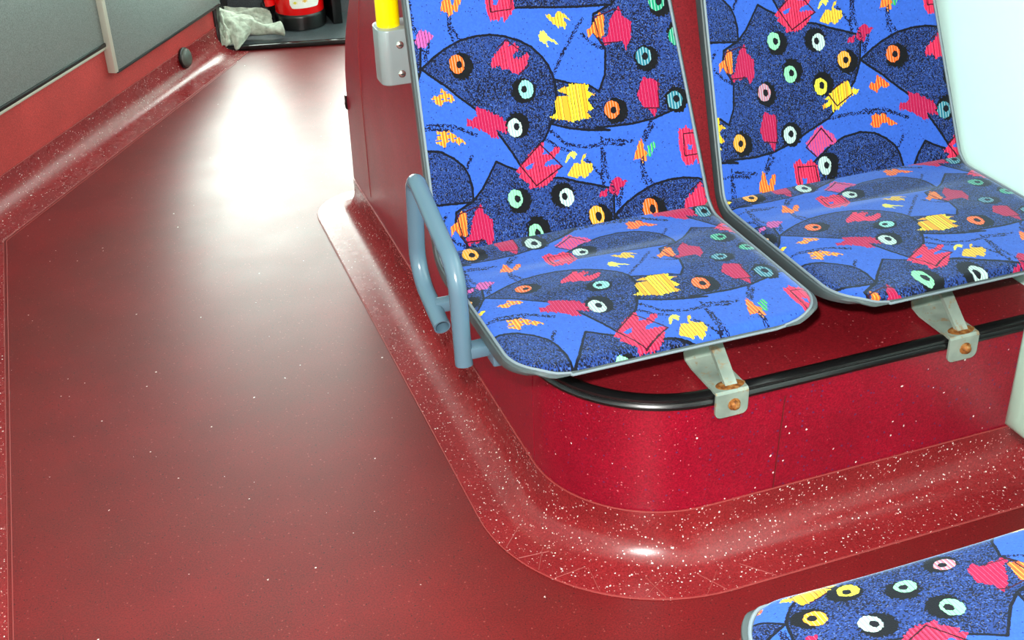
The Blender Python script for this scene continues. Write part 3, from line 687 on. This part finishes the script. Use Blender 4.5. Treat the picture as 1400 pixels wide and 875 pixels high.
def bracket(dx, parent):
    """bolted tab over the edging, flat bar on the plinth, riser and brace to the seat"""
    th = .0035; zt = ZP+.0085; yf = Y0-.0155
    w0, w1 = .667+dx, .714+dx
    bm = bmesh.new()
    prof = [(yf, .229), (yf, zt-.002), (yf+.003, zt+.0015), (1.232, zt+.0015), (1.243, zt+.006), (1.250, .300), (1.252, .368)]
    V = []; F = []
    for i, (y, z) in enumerate(prof):
        f = max(0, (i-3)/3); a, b = w0-.008*f, w1-.004*f
        y2, z2 = (y+th, z) if i in (0, 1) else ((y+.0035, z-.0035) if i == 2 else ((y, z-th) if i == 3 else (y+th, z-.001)))
        V += [(a, y, z), (b, y, z), (b, y2, z2), (a, y2, z2)]
    for i in range(len(prof)-1):
        for k in range(4): F.append((i*4+k, i*4+(k+1) % 4, (i+1)*4+(k+1) % 4, (i+1)*4+k))
    F.append((0, 1, 2, 3)); n = (len(prof)-1)*4; F.append((n, n+1, n+2, n+3))
    me = bpy.data.meshes.new('mounting_bracket'); me.from_pydata(V, [], F)
    bm.from_mesh(me); bmesh.ops.recalc_face_normals(bm, faces=bm.faces)
    cor = [e for e in bm.edges if all(abs(v.co.z-.229) < 1e-4 for v in e.verts) and abs(e.verts[0].co.x-e.verts[1].co.x) < 1e-5]
    bmesh.ops.bevel(bm, geom=cor, offset=.009, segments=4, profile=.5, affect='EDGES')
    b = bmobj('mounting_bracket', bm, M_brk, parent)
    # brace: a folded strip rising backwards to the seat
    V = [(.686+dx, 1.172, zt+.002), (.703+dx, 1.172, zt+.002), (.703+dx, 1.179, zt-.0), (.686+dx, 1.179, zt), (.680+dx, 1.285, .372), (.700+dx, 1.285, .372), (.700+dx, 1.290, .366), (.680+dx, 1.290, .366)]
    mesh('brace', V, [(0, 1, 5, 4), (1, 2, 6, 5), (2, 3, 7, 6), (3, 0, 4, 7), (0, 1, 2, 3), (4, 5, 6, 7)], M_brk, b, smooth=False)
    lathe('weld_patch', [(.022, 0), (.018, .0008), (.010, .0016), (.002, .0018)], (.694+dx, 1.176, zt+.0012), M_rust, b, n=14, M=Matrix.Diagonal((1, .55, 1, 1)))
    c = (.6935+dx, yf, .2470)
    Mx = Matrix.Rotation(R(90), 4, 'X')
    bo = lathe('bolt', [(.0088, 0), (.0088, .0012), (.0068, .0016), (.0066, .0050), (.005, .0068), (.002, .0076)], c, M_rust, b, n=12, M=Mx)
    return b
cL, cR = SL+SW/2, SL+SW+SGAP+SW/2
tfL = lambda x, y, z: (x+cL, y, z)
tfR = lambda x, y, z: (x+cR, y, z)
seatL = seat('left bus seat in blue fish-patterned moquette with a blue-grey tube handle on its aisle side', tfL, (cL, 1.27, ZP),
             lambda x, s: (x, np.interp(s, KU, VL)), lambda x, s: (x, s+.0105))
seatR = seat('right bus seat in blue fish-patterned moquette against the white side wall', tfR, (cR, 1.27, ZP),
             lambda x, s: (x, np.interp(s, KU, VR)), lambda x, s: (x, s+.087-PY/2))
bracket(0, seatL); bracket(.354, seatR)
# handle on the aisle side of the left seat
HXX = .361
hp = smooth_path([(HXX, 1.246, .339), (HXX, 1.257, .462), (HXX, 1.425, .520), (HXX, 1.443, .372), (HXX, 1.336, .343)], [0, .045, .017, .05, 0], 10)
hd = tube('handle', hp, .0112, M_tube, seatL, n=20, inner=.0092)
box('handle_stub', (HXX, 1.240, .346), (.415, 1.262, .362), M_tube, hd, bev=.003)
box('handle_stub', (.392, 1.225, .338), (.432, 1.275, .372), M_tube, hd, bev=.003)
box('handle_stub', (HXX, 1.362, .348), (.43, 1.380, .364), M_tube, hd, bev=.003)

# facing seat at the lower right, nearest the camera
c3, yfr, dz3 = .6185, .692, .009
tf3 = lambda x, y, z: (c3-x, yfr+1.114-y, z+dz3)
V3S, V3 = [0, .025, .04, .07, .34], [.505, .546, .575, .615, .93]
seat3 = seat('nearest bus seat, facing the others, only its cushion corner in view at lower right', tf3, (c3, .52, 0),
             lambda x, s: (x+.145+PX/2, np.interp(s, V3S, V3)-PY/2), lambda x, s: (x+.140, s+.6))
ped = box('pedestal', (c3-.12, .40, 0), (c3+.14, .56, .375), M_grey, seat3, bev=.01)

# ---------------------------------------------------------------- pale moulded box on the right wall
bm = bmesh.new(); bmesh.ops.create_cube(bm, size=1)
for v in bm.verts: v.co = Vector(((0.958+XR-.001)/2 + v.co.x*(XR-.001-.958), .955+v.co.y*.09, .333+v.co.z*.182))
bmesh.ops.bevel(bm, geom=[e for e in bm.edges if max(v.co.x for v in e.verts) < 1.1], offset=.052, segments=6, profile=.5, affect='EDGES', clamp_overlap=True)
tag(bmobj('wall_box', bm, M_box), 'pale mint-white rounded plastic box on the wall at the right edge', 'wall box')

# ---------------------------------------------------------------- left: low plinth, angled wall, skirting
ang0 = (-.333, 2.642); dv = Vector((.545, .838)).normalized(); far = (ang0[0]+dv.x*1.72, ang0[1]+dv.y*1.72)
lowp = prism('trim_1', [(-.333, YB), ang0, (XL, 2.642), (XL, YB)], 2, 0, .27, M_wallred, None); tag(lowp, **S)
nl = Vector((-dv.y, dv.x))                                # away from the aisle
def wall_board(name, tz, off0, off1, m, parent, bev=0.):
    """board on the angled wall: outline in (t along the wall, z), from off0 to off1 towards the aisle"""
    bm = bmesh.new(); L = []
    for o in (off0, off1): L.append([bm.verts.new((ang0[0]+dv.x*t-nl.x*o, ang0[1]+dv.y*t-nl.y*o, z)) for t, z in tz])
    n = len(tz); bm.faces.new(L[0]); bm.faces.new(L[1][::-1])
    for i in range(n): bm.faces.new((L[0][i], L[1][i], L[1][(i+1) % n], L[0][(i+1) % n]))
    bmesh.ops.recalc_face_normals(bm, faces=bm.faces)
    if bev: bmesh.ops.bevel(bm, geom=list(bm.edges), offset=bev, segments=2, profile=.5, affect='EDGES', clamp_overlap=True)
    return bmobj(name, bm, m, parent)
angw = wall_board('wall_left_front', [(0, 0), (1.312, 0), (1.312, .195), (1.15, .22), (.96, .30), (.76, .54), (0, .62)], -.06, 0, M_wallred, None); tag(angw, **S)
lpath = densify([(-.333, YB), ang0, (ang0[0]+dv.x*1.312, ang0[1]+dv.y*1.312)], .1)
bl = tag(sweep('baseboard_left', lpath, cove_prof(FOOT, CH), M_cove), **S)
NLp = normals(lpath)
bead('weld_bead', FOOT+.001, .0012, .0010, bl, lpath, NLp); bead('weld_bead', .0022, CH, .0010, bl, lpath, NLp)
bead('weld_bead', FOOT+.007, .0008, .0010, bl, lpath[:-1], NLp[:-1])
def on_wall(name, t0, t1, z0, z1, off0, off1, m, parent, bev=0.):
    """board lying on the angled wall, t along it from its near corner, off towards the aisle"""
    bm = bmesh.new(); bmesh.ops.create_cube(bm, size=1)
    if bev:
        for v in bm.verts: v.co = Vector((v.co.x*(t1-t0), v.co.y*(off1-off0), v.co.z*(z1-z0)))
        bmesh.ops.bevel(bm, geom=list(bm.edges), offset=bev, segments=2, profile=.5, affect='EDGES')
        for v in bm.verts: v.co = Vector((v.co.x/(t1-t0), v.co.y/(off1-off0), v.co.z/(z1-z0)))
    for v in bm.verts:
        t = (t0+t1)/2+v.co.x*(t1-t0); o = (off0+off1)/2+v.co.y*(off1-off0)
        v.co = Vector((ang0[0]+dv.x*t-nl.x*o, ang0[1]+dv.y*t-nl.y*o, (z0+z1)/2+v.co.z*(z1-z0)))
    return bmobj(name, bm, m, parent)
p1 = on_wall('lining_panel', -.02, .80,   .218, .595, -.004, .006, M_grey, angw, .002)
on_wall('bottom_strip', -.02, .72, .212, .222, -.004, .010, M_black, p1, .002)
on_wall('bottom_strip', -.02, .72, .205, .212, -.004, .0085, M_alu, p1, .001)
p2 = wall_board('lining_panel', [(.70, .146), (1.312, .146), (1.312, .197), (1.15, .222), (.96, .302), (.76, .54), (.70, .545)], 0, .020, M_grey, angw, .0015)
on_wall('edge_strip', .686, .702, .143, .548, .0, .022, M_alu, p2, .002)
on_wall('bottom_strip', .70, 1.312, .139, .146, .0, .021, M_dark, p2, .001)
# rubber bumper on the skirting
bc = Vector((ang0[0]+dv.x*1.07-nl.x*.008, ang0[1]+dv.y*1.07-nl.y*.008, .058))
Mb = Vector((-nl.x, -nl.y, .12)).to_track_quat('Z', 'Y').to_matrix().to_4x4()
bump_o = lathe('rubber_bumper', [(.027, 0), (.027, .005), (.024, .011), (.017, .015), (.006, .0165)], bc, mat('grey_rubber', srgb(74, 80, 74), .45), None, n=28, M=Mb)
lathe('retaining_ring', [(.0295, -.002), (.0295, .004), (.0268, .006)], bc, M_black, bump_o, n=28, M=Mb)
tag(bump_o, 'round grey rubber bumper button on the red skirting of the left wall', 'bumper')

# ---------------------------------------------------------------- ledge with extinguisher and rag at the far end
lv = Vector((.974, -.225)).normalized(); A0 = Vector((.385, 3.729)); A1 = A0+lv*.84; nb = Vector((.225, .974)).normalized()
ledge = empty('equipment_ledge', (.7, 3.8, 0), label='dark grey ledge with shiny black front lip at the far end of the aisle', cat='ledge')
B1 = A1+nb*.42; B0 = A0+nb*.42
prism('ledge_top', [A0, A1, B1, B0], 2, 0, .012, M_ledge, ledge)
prism('front_lip', [A0-nb*.006, A1-nb*.006, A1+nb*.010, A0+nb*.010], 2, 0, .016, mat('wet_black_rubber', srgb(12, 13, 12), .12), ledge, bev=.003)
prism('side_lip', [A0-nb*.006, A0+nb*.42, A0+nb*.42+lv*-.016, A0-nb*.006+lv*-.016], 2, 0, .215, M_black, ledge, bev=.003)
prism('back_panel', [B0-nb*.12, B1-nb*.12, B1-nb*.10, B0-nb*.10], 2, .012, .22, M_ledge, ledge)
ex, ey, zl = .655, 3.868, .012
ext = empty('fire_extinguisher', (ex, ey, zl), label='red fire extinguisher with black base and coloured white label, standing on the dark ledge', cat='fire extinguisher')
lathe('base_boot', [(.070, 0), (.079, .003), (.080, .040), (.078, .047), (.074, .05)], (ex, ey, zl), M_black, ext)
lathe('body', [(.070, .02), (.0755, .048), (.0755, .29), (.070, .33), (.05, .365), (.022, .385), (.022, .40)], (ex, ey, zl), M_red, ext)
# label wrapped round the body, with coloured panels
def wrap(name, a0, a1, z0, z1, r, m, parent):
    V = []; F = []; n = 16; corner = .012
    for k in range(n+1):
        a = a0+(a1-a0)*k/n; e = min(k, n-k)/n*(a1-a0)*r; c = corner-math.sqrt(max(0, corner**2-max(0, corner-e)**2))
        for z in (z0+c, z1-c):
            V.append((ex+r*math.cos(a), ey+r*math.sin(a), zl+z)); V.append((ex+(r-.001)*math.cos(a), ey+(r-.001)*math.sin(a), zl+z))
    for k in range(n):
        b = k*4; F += [(b, b+4, b+6, b+2), (b+1, b+3, b+7, b+5)]
    return mesh(name, V, F, m, parent)
lab = wrap('label', R(238), R(312), .070, .26, .0762, mat('label_paper', srgb(236, 240, 232), .4), ext)
wrap('label_panel', R(246), R(256), .082, .094, .0766, mat('label_yellow', srgb(226, 216, 60), .4), lab)
wrap('label_panel', R(246), R(256), .100, .130, .0766, mat('label_green', srgb(120, 190, 110), .4), lab)
wrap('label_panel', R(268), R(280), .086, .098, .0766, mat('label_orange', srgb(230, 190, 90), .4), lab)
wrap('label_panel', R(286), R(306), .094, .112, .0766, mat('label_blue', srgb(110, 170, 215), .4), lab)
lathe('valve', [(.020, .395), (.026, .40), (.026, .43), (.014, .44)], (ex, ey, zl), M_dark, ext, n=20)
box('lever', (ex-.012, ey-.10, zl+.44), (ex+.012, ey+.02, zl+.452), M_dark, ext, bev=.003)
tube('hose', smooth_path([(ex, ey-.02, zl+.42), (ex-.09, ey-.01, zl+.42), (ex-.105, ey+.0, zl+.25), (ex-.095, ey-.012, zl+.105)], .04, 6), .010, M_black, ext, n=12)
tube('nozzle', [(ex-.0955, ey-.012, zl+.125), (ex-.094, ey-.012, zl+.09), (ex-.092, ey-.012, zl+.075)], [.013, .0155, .016], M_red, ext, n=14)
# bracket that holds it against the back
brk = empty('extinguisher_bracket', (ex, ey+.07, zl), label='black bracket and strap that hold the red extinguisher to the back panel', cat='bracket')
box('back_plate', (ex-.10, ey+.079, zl+.0), (ex+.125, ey+.10, zl+.24), M_black, brk, bev=.004)
box('side_arm', (ex-.108, ey-.00, zl), (ex-.094, ey+.09, zl+.060), M_black, brk, bev=.003)
box('side_arm', (ex+.092, ey-.05, zl), (ex+.122, ey+.09, zl+.20), M_black, brk, bev=.003)

# crumpled rag on the ledge
def rag():
    V = []; F = []
    def cr(P, t):                                        # Catmull-Rom
        n = len(P)-1; i = min(int(t*n), n-1); f = t*n-i
        p0, p1, p2, p3 = P[max(i-1, 0)], P[i], P[i+1], P[min(i+2, n)]
        return .5*((2*p1)+(p2-p0)*f+(2*p0-5*p1+4*p2-p3)*f*f+(3*p1-p0-3*p2+p3)*f**3)
    def net(rows, nu, nv, wob):
        G = np.array(rows); b = len(V)
        for j in range(nv):
            row = np.array([cr(G[:, i], j/(nv-1)) for i in range(G.shape[1])])
            for i in range(nu):
                u, v = i/(nu-1), j/(nv-1); p = cr(row, u)
                w = wob*(math.sin(17*u+4*math.sin(6*v))+.8*math.sin(13*v+9*u)+.5*math.sin(37*u*v+11*v))
                V.append((p[0]+w*.4, p[1]-w*.7, max(p[2]+w, .014 if p[1] > 3.716 else .004)))
        F.extend((b+j*nu+i, b+j*nu+i+1, b+(j+1)*nu+i+1, b+(j+1)*nu+i) for j in range(nv-1) for i in range(nu-1))
    # draped sheet that narrows to the corner hanging over the lip
    net([[(.392, 3.815, .112), (.425, 3.815, .098), (.460, 3.825, .080), (.500, 3.83, .066)],
         [(.402, 3.775, .082), (.430, 3.768, .084), (.462, 3.780, .076), (.500, 3.790, .062)],
         [(.414, 3.742, .052), (.436, 3.735, .058), (.462, 3.748, .056), (.490, 3.765, .048)],
         [(.419, 3.720, .026), (.434, 3.716, .032), (.450, 3.727, .034), (.470, 3.748, .032)],
         [(.4235, 3.707, .006), (.427, 3.706, .008), (.431, 3.708, .010), (.438, 3.714, .014)]], 34, 40, .0012)
    # rolled end with a hollow, lying to the right
    b = len(V); n = 22; P = np.array([(.455, 3.788, .060), (.490, 3.772, .054), (.530, 3.752, .050), (.572, 3.738, .048)]); m = 26
    for i in range(m):
        t = i/(m-1); p = cr(P, t); w, h = .018+.007*t, .020-.002*t+.005*math.sin(7*t)
        for k in range(n):
            a = R(-60+300*k/(n-1)); rr = 1+.10*math.sin(3*a+9*t)
            V.append((p[0]+.35*w*math.cos(a)*.4, p[1]-w*math.cos(a)*rr, max(.0145, p[2]+h*math.sin(a)*rr-.006)))
    F.extend((b+i*n+k, b+i*n+k+1, b+(i+1)*n+k+1, b+(i+1)*n+k) for i in range(m-1) for k in range(n-1))
    # flat piece lying at the back and the crumpled fold on the left
    net([[(.425, 3.895, .088), (.465, 3.89, .082), (.515, 3.88, .078), (.560, 3.865, .068)],
         [(.425, 3.87, .072), (.465, 3.865, .062), (.515, 3.86, .056), (.562, 3.85, .046)],
         [(.430, 3.83, .060), (.468, 3.83, .042), (.515, 3.83, .034), (.560, 3.832, .022)]], 30, 22, .0016)
    net([[(.384, 3.80, .118), (.392, 3.80, .116), (.402, 3.80, .106), (.414, 3.80, .092)],
         [(.383, 3.765, .085), (.395, 3.76, .070), (.404, 3.757, .078), (.418, 3.757, .060)],
         [(.383, 3.735, .050), (.396, 3.728, .040), (.406, 3.730, .048), (.420, 3.735, .034)],
         [(.383, 3.722, .022), (.397, 3.718, .020), (.408, 3.722, .022), (.422, 3.726, .018)]], 30, 26, .0024)
    o = mesh('cleaning_rag', V, F, M_cloth)
    md = o.modifiers.new('thickness', 'SOLIDIFY'); md.thickness = .003; md.offset = 0
    return tag(o, 'crumpled greyish-white cloth rag lying on the dark ledge beside the extinguisher', 'rag')
rag()
